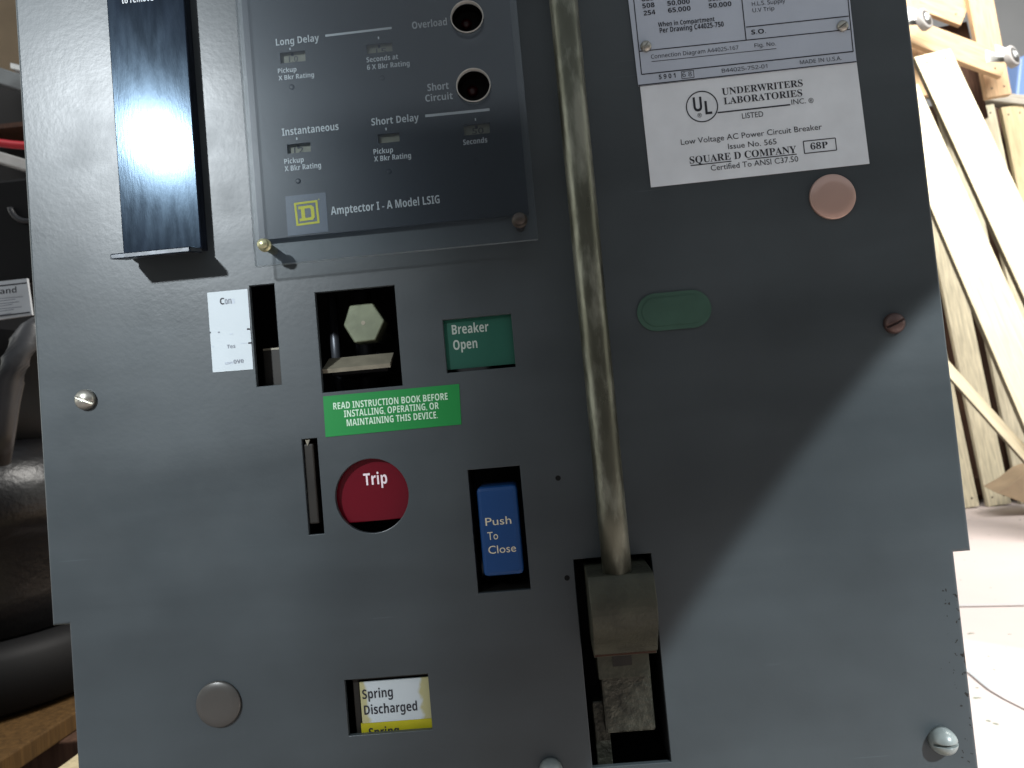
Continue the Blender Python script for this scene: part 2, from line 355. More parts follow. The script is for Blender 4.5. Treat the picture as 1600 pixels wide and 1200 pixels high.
def glyphs(body, bold):
    k = (body, bold)
    if k not in _gc:
        def mk(tx):
            c = bpy.data.curves.new('glyphs', 'FONT'); c.body = tx; c.resolution_u = 3
            o = bpy.data.objects.new('glyphs', c); me = bpy.data.meshes.new_from_object(o); bpy.data.objects.remove(o); bpy.data.curves.remove(c); return me
        me = mk(body); xs = [v.co.x for v in me.vertices]; cap = .716 if any(ord(q) >= 0x1D5A0 for q in body) else .682
        _gc[k] = (me, (min(xs), max(xs)), cap)
    return _gc[k]


def serif(tx):
    o = ''
    for ch in tx:
        if 'A' <= ch <= 'Z': o += chr(0x1D400 + ord(ch) - 65)
        elif '0' <= ch <= '9': o += chr(0x1D7CE + ord(ch) - 48)
        else: o += ch
    return o


def alpha(tx, A, a, d):                  # mathematical alphabets of the built-in fonts: plain and bold grotesque
    o = ''
    for ch in tx:
        if 'A' <= ch <= 'Z': o += chr(A + ord(ch) - 65)
        elif 'a' <= ch <= 'z': o += chr(a + ord(ch) - 97)
        elif '0' <= ch <= '9': o += chr(d + ord(ch) - 48)
        else: o += ch
    return o


def sans(tx): return alpha(tx, 0x1D5D4, 0x1D5EE, 0x1D7EC)


def thin(tx): return alpha(tx, 0x1D5A0, 0x1D5BA, 0x1D7E2)


ORG = {}


def obj(name, mb, parent=None, origin=None, label=None):
    me = bpy.data.meshes.new(name)
    vs = [v.co for v in mb.bm.verts]
    if origin is None:
        lo = Vector([min(v[i] for v in vs) for i in range(3)]); hi = Vector([max(v[i] for v in vs) for i in range(3)]); origin = (lo + hi) / 2
        if parent is None: origin.z = lo.z
    origin = Vector(origin)
    for v in mb.bm.verts: v.co -= origin
    mb.bm.to_mesh(me); mb.bm.free()
    for m in mb.mats: me.materials.append(M[m])
    o = bpy.data.objects.new(name, me); COL.objects.link(o); ORG[o.name] = origin
    if parent is not None:
        o.parent = parent; o.location = origin - ORG[parent.name]
    else: o.location = origin
    if label: o['label'] = label
    return o


def thing(name, loc, label, cat, group=None):
    o = bpy.data.objects.new(name, None); COL.objects.link(o); o.location = loc; ORG[o.name] = Vector(loc); o.empty_display_size = .05
    tag(o, label, cat, group); return o


def tag(o, label, cat, group=None):
    o['label'] = label; o['category'] = cat
    if group: o['group'] = group
    return o


def struct(name, mb, origin=None):
    o = obj(name, mb, None, origin); o['kind'] = 'structure'; return o


def mean(*ps):
    return (sum(p[0] for p in ps) / len(ps), sum(p[1] for p in ps) / len(ps))


def R4(tl, tr, br, bl, z=0.0):           # photo corners -> upright rectangle u0, u1, v0, v1 on the plane z
    a, b_, c, d = [P(*q, z) for q in (tl, tr, br, bl)]
    return ((a[0] + d[0]) / 2, (b_[0] + c[0]) / 2, (c[1] + d[1]) / 2, (a[1] + b_[1]) / 2)


# ================================================================== SETTING
mb = MB(); mb.face([(-8, -4, 0), (8, -4, 0), (8, 6, 0), (-8, 6, 0)], 'floor'); struct('floor', mb, (0, 0, 0))
mb = MB()
c0 = [G(1496, 1040), G(1515, 1053), G(1545, 1078), G(1570, 1093), G(1610, 1113)]
for a, c in zip(c0, c0[1:]):
    n = (c - a).cross(Vector((0, 0, 1))).normalized() * .0022
    mb.face([p + Vector((0, 0, .004)) for p in (a - n, c - n, c + n, a + n)], 'crack')
struct('floor_crack', mb)
mb = MB(); a, c = G(1470, 949), G(1700, 945); n = Vector((0, .004, 0))
mb.face([p + Vector((0, 0, .004)) for p in (a - n, c - n, c + n, a + n)], 'crack'); struct('floor_joint', mb)
mb = MB(); mb.box((0.6, 4.6, 0), (8, 4.8, 5), 'wall'); struct('wall', mb)
mb = MB(); mb.box((-8, 3.6, 0), (0.4, 3.8, 5), 'brown_wall'); o = struct('brown_wall', mb)

# ================================================================== CIRCUIT BREAKER
brk = thing('circuit_breaker', (-.025, .15, .162), 'dark grey low voltage circuit breaker with control panel, standing on the wooden pallet', 'circuit breaker')

# --- holes in the front sheet
H_pos = R4((389, 447), (428, 443), (440, 601), (402, 604))
H_bolt = R4((492, 457), (616, 446), (629, 602), (504, 614))
H_open = R4((692, 500), (799, 490), (805, 573), (698, 583))
H_lever = R4((472, 687), (495, 684), (507, 834), (482, 836))
H_close = R4((731, 735), (813, 727), (828, 919), (747, 929))
H_hand = R4((897, 876), (1016, 863), (1050, 1190), (925, 1200))
H_spring = R4((539, 1063), (669, 1053), (675, 1140), (544, 1150))
trip_c, trip_r = P(581, 774.7), 58 * D / FPX
PU0, PU1, LU0, LU1, STEP, PTOP, PBOT = -.2494, .1985, -.2410, .1905, -.0828, .34, -.285

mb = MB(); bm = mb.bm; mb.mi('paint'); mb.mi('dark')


def loop(pts):
    vs = [bm.verts.new(W(u, v, 0)) for u, v in pts]
    return [bm.edges.new((vs[i], vs[(i + 1) % len(vs)])) for i in range(len(vs))]


outer = loop([(PU0, PTOP), (PU1, PTOP), (PU1, STEP), (LU1, STEP), (LU1, PBOT), (LU0, PBOT), (LU0, STEP), (PU0, STEP)])
edges = list(outer); hole_edges = []
for h in (H_pos, H_bolt, H_open, H_lever, H_close, H_hand, H_spring):
    hole_edges += loop([(h[0], h[2]), (h[1], h[2]), (h[1], h[3]), (h[0], h[3])])
led_h = [(P(730, 28, .0035), 28.5 * (D - .0035) / FPX), (P(740, 135, .0035), 29.5 * (D - .0035) / FPX)]
for cc_, rr_ in led_h: hole_edges += loop([(cc_[0] + rr_ * math.cos(i * math.pi / 24), cc_[1] + rr_ * math.sin(i * math.pi / 24)) for i in range(48)])
hole_edges += loop([(trip_c[0] + trip_r * math.cos(i * math.pi / 32), trip_c[1] + trip_r * math.sin(i * math.pi / 32)) for i in range(64)])
edges += hole_edges
res = bmesh.ops.triangle_fill(bm, use_beauty=True, use_dissolve=False, edges=edges)
ff = [g_ for g_ in res['geom'] if isinstance(g_, bmesh.types.BMFace)]
ex = bmesh.ops.extrude_face_region(bm, geom=ff)
for v in [g_ for g_ in ex['geom'] if isinstance(g_, bmesh.types.BMVert)]: v.co.y -= 0.0  # front copy stays at z = 0
front = [g_ for g_ in ex['geom'] if isinstance(g_, bmesh.types.BMFace)]
fset = {v for f in front for v in f.verts}
for v in bm.verts:
    if v not in fset: v.co.y += 0.0025
bmesh.ops.recalc_face_normals(bm, faces=bm.faces)
be = [e_ for e_ in bm.edges if all(v in fset for v in e_.verts) and len(e_.link_faces) == 2 and abs(e_.link_faces[0].normal.dot(e_.link_faces[1].normal)) < .5]
out_e = [e_ for e_ in be if min(abs(e_.verts[0].co.x - q) for q in (PU0, PU1, LU0, LU1)) < 1e-4 and min(abs(e_.verts[1].co.x - q) for q in (PU0, PU1, LU0, LU1)) < 1e-4]
bmesh.ops.bevel(bm, geom=[e_ for e_ in out_e], offset=.0018, segments=4, affect='EDGES', profile=.5)
hv = {v for e_ in hole_edges if e_.is_valid for v in e_.verts}
he = [e_ for e_ in bm.edges if e_.is_valid and len(e_.link_faces) == 2 and abs(e_.link_faces[0].normal.dot(e_.link_faces[1].normal)) < .3 and all(abs(v.co.y) < 1e-6 for v in e_.verts)
      and not any(min(abs(v.co.x - q) for q in (PU0, PU1, LU0, LU1)) < .003 or v.co.z > HC + PTOP - .003 or v.co.z < HC + PBOT + .003 for v in e_.verts)]
bmesh.ops.bevel(bm, geom=he, offset=.0003, segments=2, affect='EDGES', profile=.5)
# folded side flanges behind the sheet
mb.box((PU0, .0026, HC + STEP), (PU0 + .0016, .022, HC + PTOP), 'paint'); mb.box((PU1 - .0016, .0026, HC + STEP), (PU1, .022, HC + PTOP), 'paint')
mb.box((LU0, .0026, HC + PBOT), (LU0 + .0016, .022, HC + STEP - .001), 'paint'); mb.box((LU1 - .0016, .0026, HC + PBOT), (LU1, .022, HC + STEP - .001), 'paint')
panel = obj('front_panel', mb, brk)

# --- carcass behind it
mb = MB(); y0 = .0032
for a, c in (((-.232, y0, HC + PBOT), (-.228, .33, HC + PTOP)), ((.178, y0, HC + PBOT), (.182, .33, HC + PTOP)), ((-.2279, .326, HC + PBOT), (.1779, .33, HC + PTOP)),
             ((-.2279, y0, HC + PBOT), (.1779, .3259, HC + PBOT + .004)), ((-.2279, y0, HC + PTOP - .004), (.1779, .3259, HC + PTOP)), ((-.2279, .07, HC + PBOT + .0041), (.1779, .074, HC + PTOP - .0041))):
    mb.box(a, c, 'body')
obj('carcass', mb, brk)

# --- screws, plugs, green oblong on the panel


def slotted(name, px, py, rpx, hgt, slot_deg, m, parent, z=0.0, dome=True, label=None, slot='dark'):
    c = P(px, py, z); r = rpx * (D - z) / FPX; mb = MB()
    prof = [(r, 0)] + [(r * math.cos(a), hgt * (.25 + .75 * math.sin(a))) for a in [i * math.pi / 2 / 8 for i in range(8)]] + [(r * .08, hgt)]
    base = W(*c, z); n = 36; k = mb.mi(m)
    mb.lathe(base, (0, -1, 0), prof, m, n)
    o = obj(name, mb, parent, base, label)
    # saw slot, cut with a boolean and applied through the mesh evaluation
    cut = MB(); a = math.radians(slot_deg); ex = Vector((math.cos(a), 0, math.sin(a))); ez = Vector((-math.sin(a), 0, math.cos(a)))
    L, wd = r * 1.3, r * .11
    bot = [base + ex * sx_ * L + ez * sz_ * wd + Vector((0, -hgt * .45, 0)) for sx_, sz_ in ((-1, -1), (1, -1), (1, 1), (-1, 1))]
    top = [p + Vector((0, -hgt * 1.0, 0)) for p in bot]
    cut.solid(bot, top, slot); co = obj('cutter', cut, None, base); co.location = base
    o_par = o.parent; loc = o.location.copy(); o.parent = None; o.location = base
    md = o.modifiers.new('slot', 'BOOLEAN'); md.object = co; md.operation = 'DIFFERENCE'; md.solver = 'EXACT'
    dg = bpy.context.evaluated_depsgraph_get(); dg.update()
    me = bpy.data.meshes.new_from_object(o.evaluated_get(dg)); o.modifiers.clear(); o.data = me
    bpy.data.objects.remove(co); o.parent = o_par; o.location = loc
    return o


slotted('panel_screw', 135, 624.5, 16.5, .0042, -31 + 5, 'steel', panel)
slotted('panel_screw', 1396, 505.5, 16, .0045, 22, 'rust_screw', panel, label='brown slotted screw half in shadow at the right edge of the panel')
slotted('panel_screw', 1470, 1155, 19.5, .0085, 1, 'pale_screw', panel, label='large pale domed screw near the lower right corner')
slotted('panel_screw', 861, 1202, 18, .0075, 1, 'pale_screw', panel)


def plug(px, py, rpx, m, label):
    c = P(px, py, 0); r = rpx * D / FPX; mb = MB()
    mb.lathe(W(*c, 0), (0, -1, 0), [(r, 0), (r, .0007), (r * .985, .0013), (r * .95, .0016), (r * .6, .0019), (r * .05, .0020)], m, 56)
    return obj('round_plug', mb, panel, None, label)


plug(1300, 308, 35.5, 'pink_plug', 'pinkish metal hole plug below the white certification label')
plug(342.5, 1099.5, 35.5, 'grey_plug', 'grey brown hole plug at the lower left of the panel')
mb = MB(); c = P(1053, 485.5); L, r = 28 * D / FPX, 29.5 * D / FPX
for k_, (rr_, zz0, zz1) in enumerate(((r, 0.0002, .0008), (r * .74, .00081, .0011))):
    pts = [(c[0] + L * (1 if -90 < an <= 90 else -1) + rr_ * math.cos(math.radians(an)), c[1] + rr_ * math.sin(math.radians(an))) for an in list(range(-90, 91, 9)) + list(range(90, 271, 9))]
    pts = [(c[0] + L + rr_ * math.cos(math.radians(an)), c[1] + rr_ * math.sin(math.radians(an))) for an in range(-90, 91, 9)] + \
          [(c[0] - L + rr_ * math.cos(math.radians(an)), c[1] + rr_ * math.sin(math.radians(an))) for an in range(90, 271, 9)]
    mb.prism(pts, zz0, zz1, 'oval')
obj('green_oblong', mb, panel, None, 'dull green oblong right of the handle rod')
for px, py in ((872, 747), (886, 903)):
    mb = MB(); mb.disc(P(px, py), 4.2 * D / FPX, -.0005, .00008, 'dark', 20); obj('pin_hole', mb, panel)

# --- labels glued to the panel
mb = MB(); pts = [P(*q) for q in ((1017, 293), (1358, 256), (1338, 98), (1000, 136))]
mb.prism(pts, 0.00005, .00045, 'label'); z = .00045; K = 'black_ink'
c = P(1096.8, 166.6, z); mb.ring(c, 23.4 * D / FPX, 25.2 * D / FPX, z, K)
mb.text(sans('U'), (1084.3, 174.8), (1097.8, 173.4), 23, z, K, .012); mb.text(sans('L'), (1102.5, 179), (1113, 177.9), 21.5, z, K, .012)
mb.text('\u00ae', (1090, 184), (1097, 183.2), 6.5, z, K, .01)
mb.text(serif('UNDERWRITERS'), (1128.5, 148.8), (1254.6, 134.8), 10.8, z, K); mb.text(serif('LABORATORIES'), (1131.4, 163.5), (1253.8, 150.2), 10.8, z, K)
mb.text('INC.', (1236.8, 163.8), (1259.4, 161.4), 8.2, z, K); mb.text('\u00ae', (1263.5, 161.5), (1271.5, 160.6), 7.5, z, K, .01)
mb.line((1121, 176.2), (1234.8, 163.7), 2.2, z, K)
mb.text('LISTED', (1159.7, 185.6), (1192.8, 182.2), 8.6, z, K)
mb.text('Low Voltage AC Power Circuit Breaker', (1064.2, 226.7), (1284.4, 202.2), 8.8, z, K)
mb.text('Issue No. 565', (1137.9, 233.3), (1213.5, 225.3), 8.8, z, K)
mb.text(serif('SQUARE D COMPANY'), (1078, 256), (1244.7, 238.6), 11, z, K)
mb.line((1079, 258.9), (1142.7, 252), 1.5, z, K); mb.line((1168, 249.2), (1244.7, 241), 1.5, z, K)
mb.text('Certified To ANSI C37.50', (1111, 267), (1247.5, 252.3), 8.8, z, K)
bx_ = [(1255, 221), (1305, 215.7), (1307, 234.6), (1257, 240)]
for i in range(4): mb.line(bx_[i], bx_[(i + 1) % 4], 1.5, z, K)
mb.text(serif('68P'), (1266.8, 234), (1293.7, 231.1), 10.6, z, K)
obj('certification_label', mb, brk, None, 'white printed label with a circle mark and serif lettering')

mb = MB(); z = .0008
pts = [P(997.5, 134.5, z), P(1338.5, 97, z), P(1312, -150, z), P(968.5, -113, z)]
mb.prism(pts, .00046, z, 'plate')
for a, c, th_ in (((987, -30), (1002.4, 116.5), 1.5), ((1002.4, 116.5), (1333, 80.5), 1.7), ((1333, 81), (1322, -30), 1.5), ((998, 80.5), (1328, 46), 1.5),
                  ((1156, -30), (1165.7, 63), 1.6), ((1165.7, 42.5), (1326, 25.3), 1.6), ((1018, 96.5), (1213, 76), .9), ((997.5, 133.6), (1338, 96.5), 1.8)): mb.line(a, c, th_, z, K)
for tx, a, c, h in (('508', (1004, 13.3), (1023, 11), 7.6), ('50,000', (1043, 9.2), (1078, 5.6), 7.6), ('254', (1006, 24.6), (1024.3, 22.3), 7.6), ('65,000', (1044, 20.2), (1079.3, 16.5), 7.6),
                    ('50,000', (1107.7, 13), (1143, 9.4), 7.6), ('635', (1002.6, 2.4), (1022, .2), 7.6), ('30,000', (1106.5, 2.4), (1140.6, -1.4), 7.6),
                    ('H.L.S. Supply', (1175, 9.6), (1227, 4.2), 6.6), ('U.V Trip', (1176, 19.6), (1210, 16), 6.4),
                    ('When in Compartment', (1028.5, 42.4), (1116.7, 33.2), 7.4), ('Per Drawing C44025-750', (1031, 51.8), (1131, 41.5), 8.2),
                    ('S.O.', (1174, 54.2), (1197, 51.8), 7.4), ('Connection Diagram A44025-167', (1017.5, 92), (1154, 77.4), 6.4), ('Fig. No.', (1179, 74.3), (1212.5, 71), 6.2),
                    ('5 9 0 1', (1029.7, 124.2), (1055.8, 121.4), 7.4), ('6 8', (1066.5, 120.6), (1081, 119), 7.2), ('B44025-752-01', (1128, 113.8), (1199, 106.3), 6.2), ('MADE IN U.S.A.', (1250, 100.7), (1315, 93.8), 6.2)):
    mb.text((sans if h > 7.3 else thin)(tx), a, c, h, z, K)
bx_ = [(1064.5, 112), (1083.5, 110), (1084.5, 121.2), (1065.5, 123.2)]
for i in range(4): mb.line(bx_[i], bx_[(i + 1) % 4], .9, z, K)
npl = obj('rating_plate', mb, brk, None, 'bluish metal rating plate with printed tables, held by two screws')
for px, py, dg_ in ((1009, 73, 55), (1316, 41.4, 30)): slotted('plate_screw', px, py, 8.8, .0022, dg_, 'steel', npl, z=.0008)

mb = MB(); pts = [P(*q) for q in ((333, 582), (396, 577), (387, 451.5), (324, 457.5))]; mb.prism(pts, .00005, .0003, 'paper'); z = .0003
mb.text(sans('C'), (344, 476), (351, 475.4), 10.5, z, 'black_ink'); mb.text(sans('o'), (351.5, 475.3), (356, 474.9), 10.5, z, 'grey_ink'); mb.text(sans('n'), (357, 474.8), (362, 474.4), 10.5, z, 'grey_ink'); mb.text(sans('s'), (363, 474.3), (367, 474), 10, z, 'faint_ink')
mb.line((386, 514.3), (391, 514), 2.6, z, K); mb.line((388, 536), (393.4, 535.7), 2.6, z, K); mb.line((328, 519.6), (329.5, 519.5), 2.4, z, K); mb.line((340.3, 519.3), (343.6, 519), 2, z, 'grey_ink'); mb.line((359, 522), (364, 521.6), 1.2, z, 'faint_ink'); mb.line((376, 536.6), (385, 536), .9, z, 'faint_ink'); mb.line((331.5, 541.5), (334, 541.4), 1.2, z, 'faint_ink')
mb.text(sans('Tes'), (355, 544.6), (368, 543.4), 6, z, 'grey_ink'); mb.text(sans('move'), (352, 569.6), (364, 568.6), 5, z, 'faint_ink'); mb.text(sans('ove'), (365, 568.2), (381, 567), 8, z, 'grey_ink')
obj('position_label', mb, brk, None, 'small white worn label with most of its lettering rubbed off')

mb = MB(); pts = [P(*q) for q in ((509, 683), (721, 663), (717.5, 600), (505, 619.5))]; mb.prism(pts, .00005, .0003, 'green'); z = .0003; K2 = 'green_ink'
mb.text(sans('READ INSTRUCTION BOOK BEFORE'), (521.2, 640), (699.9, 624.2), 10.6, z, K2, .004); mb.text(sans('INSTALLING, OPERATING, OR'), (538, 652), (686, 638.8), 10.6, z, K2, .004); mb.text(sans('MAINTAINING THIS DEVICE.'), (542.2, 666), (684.3, 653.2), 10.6, z, K2, .004)
obj('instruction_sticker', mb, brk, None, 'bright green sticker asking to read the instruction book')

# --- black pull bracket at the upper left
zf = .0072
fl = [P(167, 0, zf), P(286.5, 0, zf), P(316.2, 393, zf), P(191.5, 394.5, zf)]
u0 = (fl[0][0] + fl[3][0]) / 2; u1 = (fl[1][0] + fl[2][0]) / 2; v0 = (P(191.5, 395, zf)[1] + P(316.2, 391, zf)[1]) / 2
mb = MB(); mb.rect(u0, u1, v0, .30, zf - .0022, zf, 'black_gloss', .0005)
mb.rect(u0, u0 + .002, v0, .30, .0001, zf - .0023, 'black_gloss'); mb.rect(u1 - .002, u1, v0, .30, .0001, zf - .0023, 'black_gloss')
zl = .0193; lip = [P(170, 405, zl), P(296.5, 389, zl)]; vl = (lip[0][1] + lip[1][1]) / 2; th = .003
q = [(v0 + .0003, zf - .001), (v0 - .0022, zf - .001), (vl - .0008, zl), (vl + .0019, zl)]
mb.solid([Vector((u0 + .0003, -zz, vv + HC)) for vv, zz in q], [Vector((u1 - .0003, -zz, vv + HC)) for vv, zz in q], 'worn_black', .0005)
mb.text(sans('to remove'), (190.5, 6), (240, 1.0), 11, zf, 'white_ink', .004)
obj('pull_bracket', mb, brk, None, 'glossy black pull bracket with a bent lip at its lower end')

# --- trip unit: black faceplate under a clear cover
zt = .0035
a = P(378, 0, zt); b_ = P(404, 372, zt); c = P(797, 0, zt); d = P(826, 338, zt)
fu0, fu1, fv0 = (a[0] + b_[0]) / 2, (c[0] + d[0]) / 2, (b_[1] + P(820, 338, zt)[1]) / 2
led = [(P(730, 28, zt), 27.5 * (D - zt) / FPX), (P(740, 135, zt), 28.5 * (D - zt) / FPX)]
wins = [((437, 82), (476.5, 79), (477.5, 95.5), (438.5, 99)), ((572, 69.5), (612.5, 66), (613.5, 79.5), (573.5, 84.5)), ((448, 226), (484.5, 222), (486, 236.5), (449.5, 240.5)),
        ((590, 210), (623.5, 207), (624.5, 220.5), (591.5, 224.5)), ((724, 195.5), (764.5, 191.5), (765.7, 207.5), (725.5, 212))]
WR = [R4(*w, zt) for w in wins]
mb = MB(); bm = mb.bm; mb.mi('face')


def floop(pts):
    vs = [bm.verts.new(W(u, v, zt)) for u, v in pts]; return [bm.edges.new((vs[i], vs[(i + 1) % len(vs)])) for i in range(len(vs))]


ed = floop([(fu0, fv0), (fu1, fv0), (fu1, .31), (fu0, .31)])
for w in WR: ed += floop([(w[0], w[2]), (w[1], w[2]), (w[1], w[3]), (w[0], w[3])])
for cc, rr_ in led: ed += floop([(cc[0] + rr_ * math.cos(i * math.pi / 24), cc[1] + rr_ * math.sin(i * math.pi / 24)) for i in range(48)])
res = bmesh.ops.triangle_fill(bm, use_beauty=True, edges=ed)
ex = bmesh.ops.extrude_face_region(bm, geom=[g_ for g_ in res['geom'] if isinstance(g_, bmesh.types.BMFace)])
fr_ = {v for g_ in ex['geom'] if isinstance(g_, bmesh.types.BMFace) for v in g_.verts}
for v in bm.verts:
    if v not in fr_: v.co.y += .0012
bmesh.ops.recalc_face_normals(bm, faces=bm.faces)
z = zt; K = 'white_ink'
for tx, a, c, h, bo in (('Long Delay', (431.6, 71.8), (499, 64.3), 11.4, .004), ('Pickup', (434.6, 114.8), (463.6, 111.8), 7.6, 0), ('X Bkr Rating', (435.6, 126), (491, 120.2), 7.6, 0),
                        ('Seconds at', (573, 97.8), (622.4, 92.4), 8.2, 0), ('6 X Bkr Rating', (573.8, 109.6), (640.3, 102.6), 8.2, 0), ('Overload', (644.3, 45.6), (698.8, 39.3), 11.5, .003),
                        ('Short', (668.3, 142.6), (701.5, 139), 11.5, .003), ('Circuit', (665, 159.2), (707.8, 154.8), 11, .003), ('Instantaneous', (441.2, 212.6), (529.5, 203), 12, .004),
                        ('Pickup', (444.6, 256.6), (475, 253.2), 8.4, .008), ('X Bkr Rating', (445.2, 268), (502, 262), 8.4, .008), ('Short Delay', (580.7, 196.4), (654.8, 188.8), 11.5, .003),
                        ('Pickup', (584, 241.4), (614.5, 238), 8.4, 0), ('X Bkr Rating', (584.9, 252.8), (642.5, 246.8), 8.4, 0), ('Seconds', (724, 226.8), (761.7, 222.6), 8.6, 0),
                        ('Amptector I - A Model LSIG', (517.5, 336), (687.4, 317.4), 13, .006)):
    mb.text(sans(tx), a, c, h, z, K, bo)
mb.line((508.4, 56), (612, 43.8), 3.6, z, K); mb.line((664.5, 181.3), (765, 171.3), 4.3, z, K)
for a, c in (((453, 74.8), (453.5, 78.4)), ((591.2, 57.4), (591.7, 61.4)), ((463.6, 214.8), (464, 218.8)), ((603, 199.8), (603.5, 203.8)), ((742.7, 184.8), (743.1, 188.8))): mb.line(a, c, 2, z, K)
trip_unit = obj('trip_unit', mb, brk, None, 'black faceplate of the trip unit with white lettering')
for (cc, rr_) in led:
    mb = MB(); n = 40
    lp = lambda r, zz: [W(cc[0] + r * math.cos(i * 2 * math.pi / n), cc[1] + r * math.sin(i * 2 * math.pi / n), zz) for i in range(n)]
    mb.rings([lp(rr_ * .985, zt - .0013), lp(rr_ * .98, -.006)], 'dark', cap=False); mb.face(lp(rr_ * .98, -.006), 'dark')
    mb.lathe(W(cc[0] - .0012, cc[1] + .0016, -.0059), (0, -1, 0), [(rr_ * .34, 0), (rr_ * .32, .0012), (rr_ * .2, .0022), (rr_ * .02, .0026)], 'led_red', 20)
    ti = obj('target_indicator', mb, trip_unit)
for (px, py), rp_ in (((729.5, 25.5), 25.2), ((739.5, 132.5), 26.2)):    # pale rings added for the light caught in the reset hole edges
    zb_ = .0123; cc = P(px, py, zb_); r = rp_ * (D - zb_) / FPX; n = 56; mb = MB()
    mb.rings([[W(cc[0] + q * math.cos(i * 2 * math.pi / n), cc[1] + q * math.sin(i * 2 * math.pi / n), zz) for i in range(n)] for q, zz in ((r * .985, .0102), (r, zb_ + .0002), (r * 1.035, zb_ + .0003), (r * 1.055, .01205))], 'rim_glow', cap=False)
    obj('glow_ring', mb, trip_unit)
dtx = ['1.0', '15', '12', None, '50']; dpx = [((452, 97.5), (466, 96.3)), ((588, 85.4), (604, 84)), ((460, 240), (475, 238.6)), None, ((738, 210), (756, 208.3))]
for w, q, tx, dp in zip(WR, wins, dtx, dpx):
    mb = MB(); zz = zt - .0022; mb.rect(w[0] - .001, w[1] + .001, w[2] - .001, w[3] + .001, zz - .0006, zz, 'window')
    if tx: mb.text(tx, *dp, 9.5, zz, 'black_ink', .004)
    cx_ = (q[0][0] + q[1][0]) / 2
    if tx: mb.line((cx_, q[0][1] + 1), (cx_ + .4, q[0][1] + 6), 4, zz, 'black_ink')
    obj('dial_window', mb, trip_unit)
for px, py in ((456, 136), (597, 122), (466, 283), (744, 252), (608, 268)):
    mb = MB(); c = P(px, py, zt); mb.lathe(W(*c, zt), (0, -1, 0), [(.0013, 0), (.0013, .0001), (.0008, .00015), (.0001, .00015)], 'face', 20); obj('adjusting_dial', mb, trip_unit)
mb = MB(); mb.prism([P(*q, zt) for q in ((450, 369), (513.7, 361.7), (509, 300.5), (446, 307))], zt + .00004, zt + .0002, 'logo_blue'); z = zt + .0002
O = [(459.3, 317.3), (495.8, 312.6), (499.6, 348.6), (463.5, 353.3)]; cx_, cy_ = mean(*O); I = [(cx_ + (x - cx_) * .82, cy_ + (y - cy_) * .82) for x, y in O]
for i in range(4):
    j = (i + 1) % 4; mb.face([W(*P(*q, z), z + .00012) for q in (O[i], O[j], I[j], I[i])], 'logo_yellow')


def lg(x, y):                            # unit square of the mark (0..1, y down) -> pixel
    tp = (O[0][0] + (O[1][0] - O[0][0]) * x, O[0][1] + (O[1][1] - O[0][1]) * x); bt = (O[3][0] + (O[2][0] - O[3][0]) * x, O[3][1] + (O[2][1] - O[3][1]) * x)
    return (tp[0] + (bt[0] - tp[0]) * y, tp[1] + (bt[1] - tp[1]) * y)


dout = [(.26, .18), (.72, .18), (.82, .28), (.82, .72), (.72, .82), (.26, .82)]; din = [(.42, .30), (.64, .30), (.68, .34), (.68, .66), (.64, .70), (.42, .70)]
for i in range(6):
    j = (i + 1) % 6; mb.face([W(*P(*lg(*q), z), z + .00012) for q in (dout[i], dout[j], din[j], din[i])], 'logo_yellow')
for y0_, y1_ in ((.18, .30), (.70, .82)): mb.face([W(*P(*lg(*q), z), z + .00012) for q in ((.16, y0_), (.258, y0_), (.258, y1_), (.16, y1_))], 'logo_yellow')
mb.line((497.5, 311.6), (499, 311.4), 1.4, z, 'logo_yellow')
obj('maker_emblem', mb, trip_unit, None, 'slate blue patch with a yellow squared letter D mark')
zc = .012
a = [P(368, 0, zc), P(397.5, 415.5, zc), P(807, 0, zc), P(840.5, 374, zc)]
cu0, cu1, cv0 = (a[0][0] + a[1][0]) / 2, (a[2][0] + a[3][0]) / 2, (a[1][1] + a[3][1]) / 2
mb = MB(); bm = mb.bm; mb.mi('acrylic'); k = mb.mi('acrylic_edge')


def cloop(pts):
    vs = [bm.verts.new(W(u, v, zc)) for u, v in pts]; return [bm.edges.new((vs[i], vs[(i + 1) % len(vs)])) for i in range(len(vs))]


ed = cloop([(cu0, cv0), (cu1, cv0), (cu1, .312), (cu0, .312)])
for (px, py), rp_ in (((729.5, 25.5), 25.5), ((739.5, 132.5), 26.5)):    # reset holes cut through the plastic
    cc = P(px, py, zc); rr_ = rp_ * (D - zc) / FPX
    ed += cloop([(cc[0] + rr_ * math.cos(i * math.pi / 32), cc[1] + rr_ * math.sin(i * math.pi / 32)) for i in range(64)])
res = bmesh.ops.triangle_fill(bm, use_beauty=True, edges=ed)
ex = bmesh.ops.extrude_face_region(bm, geom=[g_ for g_ in res['geom'] if isinstance(g_, bmesh.types.BMFace)])
fr_ = {v for g_ in ex['geom'] if isinstance(g_, bmesh.types.BMFace) for v in g_.verts}
for v in bm.verts:
    if v not in fr_: v.co.y += .003
bmesh.ops.recalc_face_normals(bm, faces=bm.faces)
for f in bm.faces: f.material_index = (mb.mi('rim_glow') if any((f.calc_center_median() - W(*P(px, py, zc))).length < .011 for px, py in ((729.5, 25.5), (739.5, 132.5))) else k) if abs(f.normal.y) < .9 else 0
obj('clear_cover', mb, trip_unit, None, 'clear plastic cover plate over the trip unit')
